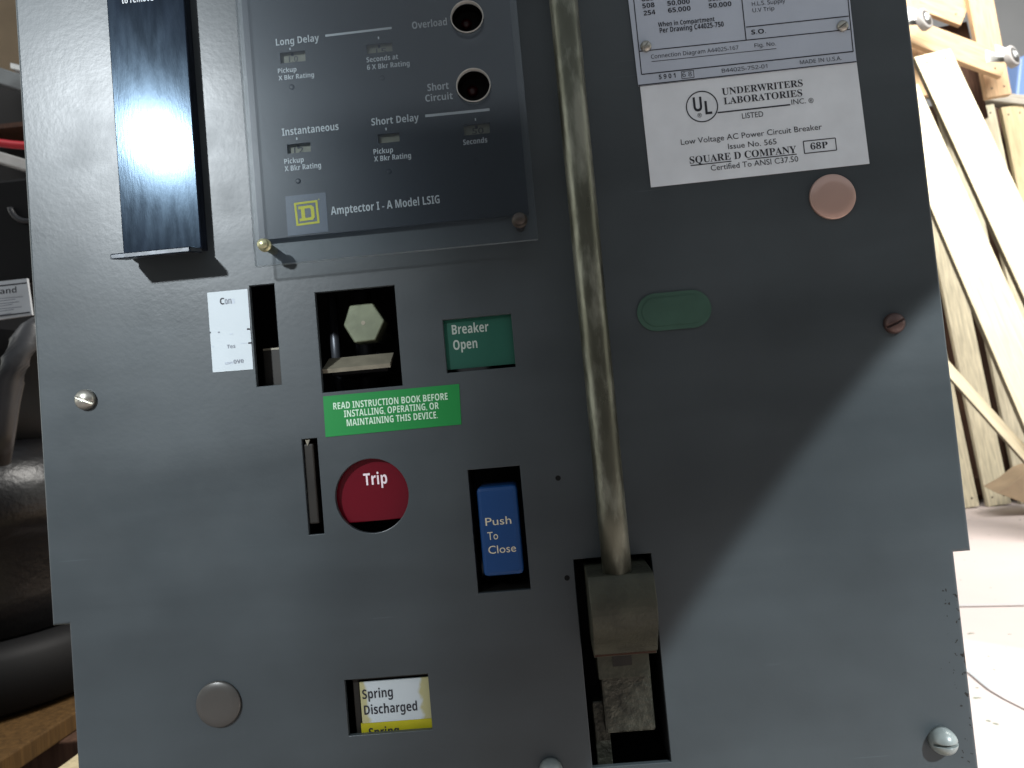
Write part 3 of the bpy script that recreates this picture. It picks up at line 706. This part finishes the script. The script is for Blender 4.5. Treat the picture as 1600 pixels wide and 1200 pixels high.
for px, py, m_, lab in ((409, 380.5, 'brass', 'bright brass cover screw'), (811.5, 341, 'dull_brass', 'dark brown cover screw')):
    zz = .0165; c = P(px, py, zz); r = 8.6 * (D - zz) / FPX if m_ == 'brass' else 10 * (D - zz) / FPX; mb = MB()
    mb.lathe(W(*c, .0001), (0, -1, 0), [(r * .8, 0), (r * .8, zc + .0001), (r * 1.25, zc + .00015), (r * 1.25, zc + .0009), (r, zc + .001), (r, zz - .0007), (r * .92, zz - .0003), (r * .1, zz)], m_, 32)
    obj('cover_screw', mb, trip_unit, None, lab)

# --- bolt behind its window
mb = MB(); zb = -.012; hx = [P(*q, zb) for q in ((546, 476.8), (582, 473), (600.8, 500.8), (586.5, 531.5), (553.5, 536), (536.3, 508.3))]
cc = mean(*hx); mb.prism(hx, zb - .012, zb, 'bolt', .0007)
mb.disc(cc, .0011, zb, zb + .00012, 'tan_metal', 16); mb.disc(cc, .006, -.069, zb - .0121, 'bolt', 24)
obj('hex_bolt', mb, brk, None, 'greenish hex bolt head recessed behind its window')
mb = MB(); q = [P(503.5, 577, -.004), P(609.5, 568, -.004)]; q2 = [P(514.5, 560, -.014), P(615, 551, -.014)]
va, vb = (q[0][1] + q[1][1]) / 2, (q2[0][1] + q2[1][1]) / 2
mb.solid([W(q[0][0], va, -.004), W(q[1][0], va, -.004), W(q2[1][0], vb, -.014), W(q2[0][0], vb, -.014)],
         [W(q[0][0], va - .002, -.0045), W(q[1][0], va - .002, -.0045), W(q2[1][0], vb - .002, -.0145), W(q2[0][0], vb - .002, -.0145)], 'tan_metal')
mb.solid([W(q[0][0] + .003, va - .003, -.012), W(q[1][0] - .003, va - .003, -.012), W(q[1][0] - .003, va - .003, -.069), W(q[0][0] + .003, va - .003, -.069)],
         [W(q[0][0] + .003, va - .001, -.012), W(q[1][0] - .003, va - .001, -.012), W(q[1][0] - .003, va - .001, -.069), W(q[0][0] + .003, va - .001, -.069)], 'body')
obj('latch_plate', mb, brk)
mb = MB(); c = P(572, 548, -.045); mb.lathe(W(c[0], H_bolt[2] - .004, -.045), (0, 0, 1), [(.0055, 0), (.0055, .06)], 'screw_shaft', 24); mb.lathe(W(c[0] - .018, H_bolt[2] - .004, -.05), (0, 0, 1), [(.003, 0), (.003, .06)], 'screw_shaft', 18)
obj('racking_shaft', mb, brk)
# --- pointer in the narrow position slot
mb = MB(); zp = -.010; a, c = P(411, 548, zp), P(441, 545.6, zp); mb.rect(a[0], c[0] + .002, H_pos[2] - .006, (a[1] + c[1]) / 2, zp - .002, zp, 'bronze')
mb.rect(a[0], c[0] + .002, (a[1] + c[1]) / 2 + .00005, (a[1] + c[1]) / 2 + .001, zp - .012, zp, 'tan_metal'); obj('position_pointer', mb, brk)
# --- green status flag
zz = -.0030; mb = MB(); g_ = R4((690, 497), (803, 487), (806.5, 568), (695, 578.5), zz); mb.rect(g_[0], g_[1], g_[2], g_[3] + .004, zz - .0015, zz, 'dark_green')
mb.text(sans('Breaker'), (706.7, 522.8), (763.8, 517.6), 15, zz, 'grey_green', .004); mb.text(sans('Open'), (708.8, 547), (746.3, 543.4), 15.2, zz, 'grey_green', .004)
obj('status_flag', mb, brk, None, 'dark green status flag with pale lettering behind its window')
# --- lever in the narrow slot left of the red button
mb = MB(); a, c = P(475, 700, .002), P(489, 812, .002); mb.rect(H_lever[0] + .0002, H_lever[1] - .0024, H_lever[2] + .005, H_lever[3] - .0025, -.03, -.0012, 'bronze', .0008)
mb.face([W(*P(*q, -.0008), -.0008) for q in ((476.5, 687.5), (484, 687), (480.5, 697))], 'tan_metal')
obj('trip_lever', mb, brk)
# --- red button
mb = MB(); zz = -.004; vb = (P(553, 818, zz)[1] + P(623, 810, zz)[1]) / 2
mb.rect(trip_c[0] - trip_r - .004, trip_c[0] + trip_r + .004, vb, trip_c[1] + trip_r + .006, zz - .004, zz, 'red', .0006)
mb.text(sans('Trip'), (569, 758.6), (605.6, 755.2), 18.5, zz, 'pink_ink', .006)
obj('trip_button', mb, brk, None, 'round red button with white lettering')
# --- blue push button
mb = MB(); zz = .0012; g_ = R4((743.5, 763), (806, 757), (819, 896), (756.5, 903), zz)
mb.rect(g_[0], g_[1], g_[2], g_[3], -.028, zz, 'blue', .002)
for tx, a, c in (('Push', (759, 821.6), (799.2, 818)), ('To', (762.3, 843.8), (778.6, 842.3)), ('Close', (763.6, 865.6), (806.7, 861.6))): mb.text(tx, a, c, 12, zz, 'cream_ink', -.004)
obj('close_button', mb, brk, None, 'blue rectangular push button with engraved cream lettering')
mb = MB(); h = H_close
for a, c in (((h[0] - .0025, h[2] - .002), (h[0] - .0001, h[3] + .002)), ((h[1] + .0001, h[2] - .002), (h[1] + .0025, h[3] + .002)), ((h[0], h[2] - .0025), (h[1], h[2] - .0001)), ((h[0], h[3] + .0001), (h[1], h[3] + .0025))):
    mb.rect(a[0], c[0], a[1], c[1], -.03, -.0032, 'bronze')
obj('button_sleeve', mb, brk)
# --- spring flag
zz = -.0035; h = H_spring; mb = MB(); a = P(562.5, 1080, zz)[0]; vy = (P(573, 1130, zz)[1] + P(672, 1122, zz)[1]) / 2
vt = (P(562.5, 1066.5, zz)[1] + P(669, 1058, zz)[1]) / 2
mb.rect(a, h[1] + .004, vy, vt, zz - .001, zz, 'card')
mb.text(sans('Spring'), (566.8, 1092.3), (614.2, 1088), 14.3, zz, 'black_ink', .003); mb.text(sans('Discharged'), (569.6, 1116.9), (652.4, 1109.8), 14.3, zz, 'black_ink', .003)
sf = obj('spring_flag', mb, brk, W((h[0] + h[1]) / 2 + .0022, (vy + vt) / 2, zz), 'yellowed white card reading the spring state')
mb = MB(); mb.rect(a - .0008, h[1] + .004, vy - .018, vy - .0001, zz - .001, zz, 'yellow'); mb.text(sans('Spring'), (577, 1151.5), (624, 1147.4), 13.5, zz, 'black_ink', .003)
obj('yellow_band', mb, sf)
mb = MB(); mb.rect(h[0] + .0025, a - .001, h[2] - .006, vt + .0005, zz - .004, zz - .002, 'bronze'); mb.rect(h[0] + .0025, h[1] + .004, vt + .0007, h[3] + .006, zz - .004, zz - .0014, 'bronze'); obj('flag_carrier', mb, brk)

# --- charging handle: hub in its slot, rod rising in front of the panel
zr = .018; pts_px = [((860, 0), (905, 0)), ((897.5, 448.6), (943.5, 448.6)), ((940.5, 880), (987, 880))]
us = [((P(*a, zr)[0] + P(*c, zr)[0]) / 2) for a, c in pts_px]; ur = sum(us) / 3; rad = 22.6 * (D - zr) / FPX
zt_ = .024; tl, tr_ = P(920, 903, zt_), P(1020, 896, zt_); hu0 = (P(919, 903, zt_)[0] + P(927.5, 1010, zt_)[0]) / 2; hu1 = (P(1022, 896, zt_)[0] + P(1031, 1000, zt_)[0]) / 2
hv1 = (tl[1] + tr_[1]) / 2; hb = (P(928, 1021.5, .012)[1] + P(1032, 1017, .012)[1]) / 2
mb = MB()
prof = [(hv1 + .0006, -.02), (hv1 + .0006, .012), (hv1 + .0002, zt_ - .0015), (hv1 - .0015, zt_)]
for i in range(1, 13):
    f_ = i / 12; prof.append((hv1 - .0015 + (hb - hv1 + .0015) * f_, zt_ + .0045 * math.sin(math.pi * min(1, f_ * 1.15)) - .011 * f_ ** 2.2))
prof += [(hb, -.02)]
mb.solid([Vector((hu0, -zz, vv + HC)) for vv, zz in prof], [Vector((hu1, -zz, vv + HC)) for vv, zz in prof], 'socket', .0004, 1)
mb.rect(hu0 + .0002, hu1 - .0002, hb - .0022, hb - .00005, -.02, .0095, 'red_brown', .0003)  # painted strip for the orange brown reflection under the hub
hub = obj('charging_handle', mb, brk, None, 'dull metal charging handle hub in a tall dark slot')
mb = MB(); mb.tube([W(ur, hv1 - .002, zr - .002)] + [W(ur, hv1 + .0 + (.33 - hv1) * i / 14, zr - .002 + .002 * i / 14) for i in range(1, 15)], rad, 'zinc', 40)
obj('handle_rod', mb, hub, None, 'long worn olive grey metal rod')
mb = MB(); a, c = P(933, 1030, 0), P(1016, 1052, 0); mb.rect(a[0], c[0], P(980, 1058, 0)[1], hb - .0024, -.02, .001, 'socket', .0004)
mb.rect(P(957, 1030, .001)[0], P(987, 1030, .001)[0], P(970, 1040, .001)[1], hb - .004, .00101, .0014, 'bronze'); obj('stop_tab', mb, hub)
mb = MB(); g_ = R4((938, 1057), (1018, 1051), (1024, 1141), (947, 1148), -.004); mb.rect(g_[0], g_[1], g_[2], g_[3], -.03, -.004, 'cast', .0012); obj('casting_block', mb, hub)
mb = MB(); a, c = P(929, 1100, -.012), P(957, 1190, -.012); mb.rect(P(929.5, 1150, -.012)[0], P(954, 1150, -.012)[0], H_hand[2] - .01, P(940, 1095, -.012)[1], -.02, -.012, 'cast', .0006); obj('guide_strip', mb, hub)
mb = MB(); h = H_hand
for a, c in (((h[0] - .003, h[2] - .002), (h[0] - .0001, h[3] + .002)), ((h[1] + .0001, h[2] - .002), (h[1] + .003, h[3] + .002)), ((h[0], h[3] + .0001), (h[1], h[3] + .003))):
    mb.rect(a[0], c[0], a[1], c[1], -.05, -.0032, 'body')
obj('slot_liner', mb, brk)

# ================================================================== PALLET UNDER THE BREAKER
pal = thing('wooden_pallet', (-.3, .45, 0), 'low wooden pallet under the dark grey breaker and black motor', 'pallet')
for x0, x1, m_, y1_, z1_ in ((-.86, -.735, 'brown_wood', 1.1, .14), (-.725, -.594, 'orange_wood', 1.1, .14), (-.512, -.40, 'cream_wood', .44, .141), (-.39, -.27, 'orange_wood', 1.1, .14), (-.26, -.14, 'tan_wood', 1.1, .14), (-.13, -.01, 'tan_wood', 1.1, .14), (0, .12, 'tan_wood', 1.1, .14), (.13, .2, 'cream_wood', 1.1, .14)):
    mb = MB(); mb.box((x0, -.06, z1_ - .022), (x1, y1_, z1_), m_, .002); obj('deck_board', mb, pal)
for y in (-.02, .5, 1.0):
    mb = MB(); mb.box((-.86, y, .02), (.2, y + .05, .1175), 'brown_wood', .002); obj('stringer', mb, pal)
mb = MB(); mb.box((-.86, -.02, 0), (.2, .09, .0198), 'brown_wood', .002); obj('bottom_board', mb, pal)
mb = MB(); mb.box((-.86, .95, 0), (.2, 1.05, .0198), 'brown_wood', .002); obj('bottom_board', mb, pal)
for y in (.06, .30):
    mb = MB(); mb.box((-.22, y, .1415), (.16, y + .04, .1635), 'brown_wood', .002); tag(obj('wood_block', mb), 'front wood batten under the breaker on the pallet' if y < .1 else 'rear wood batten under the breaker on the pallet', 'batten')

# ================================================================== MOTOR AT THE LEFT
mot = thing('electric_motor', (-.80, .62, .141), 'black electric motor with glossy castings and a silver nameplate, left of the panel', 'motor')
mx_, my_ = -.80, .64
mb = MB(); mb.lathe((mx_, my_, .1415), (0, 0, 1), [(.165, 0), (.185, .01), (.185, .07), (.170, .085), (.12, .09)], 'motor_matt', 48); obj('base', mb, mot)
mb = MB(); mb.lathe((mx_, my_, .2318), (0, 0, 1), [(.15, 0), (.16, .05), (.16, .12), (.172, .13), (.18, .15), (.182, .18), (.17, .21), (.14, .235), (.10, .25)], 'motor', 56); obj('stator_housing', mb, mot)
mb = MB()
arc = [B(64, 512, .45), B(50, 520, .44), B(36, 538, .43), B(24, 565, .42), B(15, 595, .42), B(8, 630, .42), B(2, 670, .42), B(-6, 720, .43)]
mb.tube(arc, .014, 'casting_grey'); obj('bent_pipe', mb, mot)
mb = MB()
q = [B(-40, 285, .5), B(90, 276, .5), B(90, 436, .5), B(-40, 445, .5)]; xx0, xx1 = q[0].x, q[1].x + .03; zz0, zz1 = q[2].z, q[0].z
mb.box((xx0, .5, zz0), (xx1, .72, zz1), 'motor_matt', .004); tb = obj('terminal_box', mb, mot)
mb = MB(); c = B(44, 318, .4995)
mb.rings([[c + Vector(((r_c + .0035 * math.cos(k * math.pi / 4)) * math.cos(a_), -.001 + .0035 * math.sin(k * math.pi / 4), (r_c + .0035 * math.cos(k * math.pi / 4)) * math.sin(a_))) for k in range(8)] for r_c in (.022,) for a_ in [math.pi * (1.05 + i * .9 / 16) for i in range(17)]], 'casting_grey'); obj('knockout_ring', mb, tb)
mb = MB(); q = [B(-60, 508, .455), B(50, 492, .455), B(42, 435, .465), B(-60, 446, .465)]
mb.solid([p + Vector((0, .003, 0)) for p in q], q, 'name_plate')
kq = lambda x, y: B(x, y, .4535)
for a, c, th_ in (((-50, 452.5), (42, 442), 1.2), ((-50, 500), (47, 488), 1.2)):
    A_, C_ = kq(*a), kq(*c); up = Vector((0, 0, th_ * .0007)); mb.face([A_ - up, C_ - up, C_ + up, A_ + up], 'black_ink')
tm, (x0, x1), ch = glyphs(sans('rand'), .02)
A_, C_ = kq(-6, 460.5), kq(26, 457); ex = (C_ - A_) / (x1 - x0); up = Vector((0, 0, .0066 / ch))
vs = [mb.bm.verts.new(A_ + ex * (v.co.x - x0) + up * v.co.y) for v in tm.vertices]; k = mb.mi('black_ink')
for f in tm.polygons: mb.bm.faces.new([vs[i] for i in f.vertices]).material_index = k
for i, (y_, xe) in enumerate(((466, 36), (470, 24), (474, 30), (478, 20), (482, 34), (486, 22), (492, 18))):
    A_, C_ = kq(-4, y_ + 1), kq(xe, y_ - 2.6); up = Vector((0, 0, .0004)); mb.face([A_ - up, C_ - up, C_ + up, A_ + up], 'grey_ink')
obj('nameplate', mb, mot, None, 'silver nameplate with dark lettering')
mb = MB(); mb.lathe((mx_ - .02, my_, .48), (0, 0, 1), [(.10, -.01), (.13, .0), (.14, .04), (.13, .10), (.11, .15)], 'motor_matt', 48); obj('end_bell', mb, mot)

# ================================================================== RACK BEHIND THE MOTOR
rack = thing('storage_rack', (-1.6, 1.9, 0), 'dark storage rack with grey beams behind the black motor', 'shelf')
def beam(a, c, hgt, m_, dep=.04):
    mb = MB(); A_, C_ = a, c; up = Vector((0, 0, hgt)); bk = Vector((0, dep, 0))
    mb.solid([A_, C_, C_ + up, A_ + up], [A_ + bk, C_ + bk, C_ + up + bk, A_ + up + bk], m_, .003); return mb
obj('beam', beam(B(-60, 112, 1.5), B(80, 156, 1.5), .045, 'beam'), rack)
obj('beam', beam(B(-60, 236, 1.5), B(80, 278, 1.5), .030, 'white_beam'), rack)
mb = MB(); a = B(-120, 300, 1.62); c = B(140, 110, 1.62); mb.box((a.x, 1.62, 0), (c.x, 1.64, c.z), 'body'); obj('back_sheet', mb, rack)
for x in (-120, 100):
    a = B(x, 300, 1.56); mb = MB(); mb.box((a.x - .03, 1.56, 0), (a.x + .03, 1.61, B(0, 90, 1.56).z), 'beam', .003); obj('upright', mb, rack)
mb = MB(); a = B(-60, 200, 1.5); c = B(80, 206, 1.5); mb.box((a.x, 1.50, a.z - .012), (c.x, 1.61, a.z + .0), 'red_brown'); obj('shelf_board', mb, rack)
mb = MB(); mb.tube([B(-40, 214, 1.46), B(-10, 222, 1.46), B(20, 226, 1.46), B(60, 229, 1.46), B(110, 226, 1.46)], .010, 'red_hose', 12); tag(obj('red_hose', mb), 'bright red hose lying along the rack above the pale beam', 'hose')
mb = MB(); a, c = B(16, 107, 1.44), B(60, 118, 1.44); mb.solid([a, c, c + Vector((0, 0, .016)), a + Vector((0, 0, .016))], [p + Vector((0, .05, 0)) for p in (a, c, c + Vector((0, 0, .016)), a + Vector((0, 0, .016)))], 'bright_metal', .002); tag(obj('metal_bar', mb), 'short pale metal bar lying on the upper grey rack beam', 'bar')


# ================================================================== WOOD AT THE RIGHT
def plank(name, ptop, pbot, wpx, th, m_, Yt, Yb, label, cat, parent=None, group=None, floor=True, ext_top=0.0, side=None):
    a, c = B(*ptop, Yt), B(*pbot, Yb); d = (c - a).normalized(); a = a - d * ext_top
    if floor: c = a + d * ((a.z - .002) / -d.z) * .999
    n = (side or (d.cross(Vector((0, 1, 0))))).normalized(); n = (n - d * n.dot(d)).normalized(); bk = d.cross(n).normalized()
    if bk.y < 0: bk = -bk
    w = wpx * ((Yt + Yb) / 2 + D) / FPX / 2
    # local z runs along the board so that the grain follows it
    mb = MB(); L = (c - a).length
    mb.solid([Vector((-w, 0, 0)), Vector((w, 0, 0)), Vector((w, th, 0)), Vector((-w, th, 0))], [Vector((-w, 0, L)), Vector((w, 0, L)), Vector((w, th, L)), Vector((-w, th, L))], m_, .0015, 1)
    if 'pale' in m_:                     # side edges in a darker grey brown
        k_ = mb.mi('dark_edge')
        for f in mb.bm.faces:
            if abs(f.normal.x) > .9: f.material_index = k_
    for i, s in enumerate((.03, .03, L - .03, L - .03)):
        mb.lathe((w * (-.5 if i % 2 else .5), -.0004, s), (0, -1, 0), [(.0035, 0), (.003, .0006), (.0003, .0007)], 'dull_brass', 8)
    me = bpy.data.meshes.new(name); mb.bm.to_mesh(me); mb.bm.free()
    for q in mb.mats: me.materials.append(M[q])
    o = bpy.data.objects.new(name, me); COL.objects.link(o)
    mw = Matrix((n, bk, d)).transposed().to_4x4()
    if mw.to_3x3().determinant() < 0: mw = Matrix((-n, bk, d)).transposed().to_4x4()
    mw.translation = a
    if parent is not None: o.parent = parent; mw.translation = a - ORG[parent.name]
    o.matrix_local = mw; ORG[o.name] = a
    if parent is None: tag(o, label, cat, group)
    return o


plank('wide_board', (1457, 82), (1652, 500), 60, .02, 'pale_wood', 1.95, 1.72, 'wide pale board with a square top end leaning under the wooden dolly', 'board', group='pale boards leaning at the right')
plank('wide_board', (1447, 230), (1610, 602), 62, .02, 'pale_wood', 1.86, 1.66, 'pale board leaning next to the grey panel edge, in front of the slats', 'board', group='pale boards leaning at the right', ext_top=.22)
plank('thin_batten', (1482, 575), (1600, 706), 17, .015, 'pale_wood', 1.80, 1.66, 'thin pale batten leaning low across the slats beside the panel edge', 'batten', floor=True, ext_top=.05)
# upright slatted pallet
up = thing('upright_pallet', (1.75, 2.3, 0), 'weathered slatted pallet standing on edge behind the leaning boards', 'pallet')
for L, m_ in ((1362, 'old_wood'), (1413, 'old_wood'), (1465, 'grey_slat'), (1518, 'old_wood'), (1564, 'cream_wood'), (1612, 'old_wood'), (1660, 'cream_wood')):
    plank('slat', (L + 18, 165), (L + 145, 768), 35, .018, m_, 2.28, 2.22, None, None, up)
for L in (1390, 1440, 1492, 1540, 1588, 1640):
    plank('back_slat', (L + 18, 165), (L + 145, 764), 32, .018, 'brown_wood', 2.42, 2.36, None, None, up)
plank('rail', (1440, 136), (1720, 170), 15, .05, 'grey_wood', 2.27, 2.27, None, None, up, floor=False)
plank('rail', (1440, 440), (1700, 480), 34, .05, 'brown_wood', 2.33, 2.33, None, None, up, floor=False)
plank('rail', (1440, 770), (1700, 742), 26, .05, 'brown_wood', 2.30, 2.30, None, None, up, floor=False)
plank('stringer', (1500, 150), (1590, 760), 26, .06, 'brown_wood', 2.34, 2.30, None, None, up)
# tipped wooden dolly with casters
do = thing('wooden_dolly', (1.6, 2.2, 1.3), 'tan wooden dolly with casters, tipped up above the leaning boards', 'dolly')
plank('cross_board', (1405, 40), (1572, 103), 38, .022, 'tan_wood', 2.05, 2.05, None, None, do, floor=False)
plank('side_board', (1518, -80), (1562, 150), 38, .022, 'tan_wood', 2.12, 2.12, None, None, do, floor=False)
plank('deck_board', (1400, -28), (1512, 14), 56, .02, 'tan_wood', 2.14, 2.14, None, None, do, floor=False)
plank('deck_board', (1400, -95), (1512, -58), 56, .02, 'tan_wood', 2.14, 2.14, None, None, do, floor=False)
plank('side_board', (1408, -80), (1440, 150), 34, .022, 'tan_wood', 2.12, 2.12, None, None, do, floor=False)
plank('back_board', (1478, 40), (1512, 190), 66, .018, 'brown_wood', 2.2, 2.2, None, None, do, floor=False)
for px, py in ((1443, 31), (1580, 89)):
    c = B(px, py, 1.98); s = (1.98 + D) / FPX; axd = Vector((.55, -.8, .12)).normalized(); mb = MB()
    R_ = 17 * s
    mb.lathe(c - axd * .011, axd, [(R_ * .75, 0), (R_ * .97, .001), (R_, .005), (R_, .017), (R_ * .97, .021), (R_ * .75, .022)], 'tread', 28)
    mb.lathe(c - axd * .0115, axd, [(R_ * .3, 0), (R_ * .72, .0001), (R_ * .72, .0229), (R_ * .3, .023)], 'rubber', 24)
    cs = obj('caster', mb, do, c)
    mb = MB(); e1 = Vector((-1, 0, .28)).normalized() * 32 * s
    for k in (-1, 1):
        o_ = axd * .0145 * k; p0, p1 = c + o_, c + o_ + e1; w_ = Vector((.1, .1, 1)).normalized() * 7 * s
        mb.solid([p0 - w_ * .6, p0 + w_ * .6, p1 + w_ * 1.5, p1 - w_ * 1.5], [q_ + axd * .002 for q_ in (p0 - w_ * .6, p0 + w_ * .6, p1 + w_ * 1.5, p1 - w_ * 1.5)], 'bright_metal')
    mb.lathe(c - axd * .018, axd, [(.006, 0), (.006, .036)], 'bright_metal', 12)
    obj('fork', mb, cs)
# folded cardboard, and a dark strip painting in the shade at the pallet foot
mb = MB(); q = [B(1556, 770, 2.0), B(1640, 800, 2.0), B(1640, 725, 2.05), B(1604, 738, 2.05), B(1580, 757, 2.02)]
mb.solid(q, [p + Vector((.02, .10, .01)) for p in q], 'cardboard', .002); tag(obj('cardboard_flap', mb), 'bent brown cardboard flap on the floor at the foot of the slats', 'cardboard')
mb = MB(); a, c = G(1480, 782), G(1562, 770); n = Vector((0, .07, 0)); up_ = Vector((0, 0, .012)); mb.solid([a, c, c + n, a + n], [p + up_ for p in (a, c, c + n, a + n)], 'rubber', .003); tag(obj('shade_strip', mb), 'dark flat strip for the shade on the floor below the slats beside the panel', 'strip')
mb = MB(); a, c = B(1591, 152, 2.9), B(1604, 90, 2.9); 
for (x0, y0_), (x1, y1_) in (((1588, 158), (1592, 92)),): pass
q = [B(1587, 160, 2.9), B(1680, 172, 2.9), B(1690, 60, 2.9), B(1594, 88, 2.9)]; mb.solid(q, [p + Vector((0, .3, 0)) for p in q], 'blue_plastic', .01); 
q = [B(1589, 156, 2.9), B(1680, 168, 2.9), B(1680, 700, 2.9), B(1589, 700, 2.9)]
tub = obj('blue_frame', mb); tag(tub, 'pale blue plastic crate behind the right caster', 'frame')  # pale blue frame drawn as a solid block
a = q[0]; mb = MB(); mb.box((a.x, 2.92, 0), (a.x + .5, 3.2, a.z - .003), 'grey_wood', .004); tag(obj('grey_stand', mb), 'grey wooden stand carrying the pale blue crate, behind the slats', 'stand')
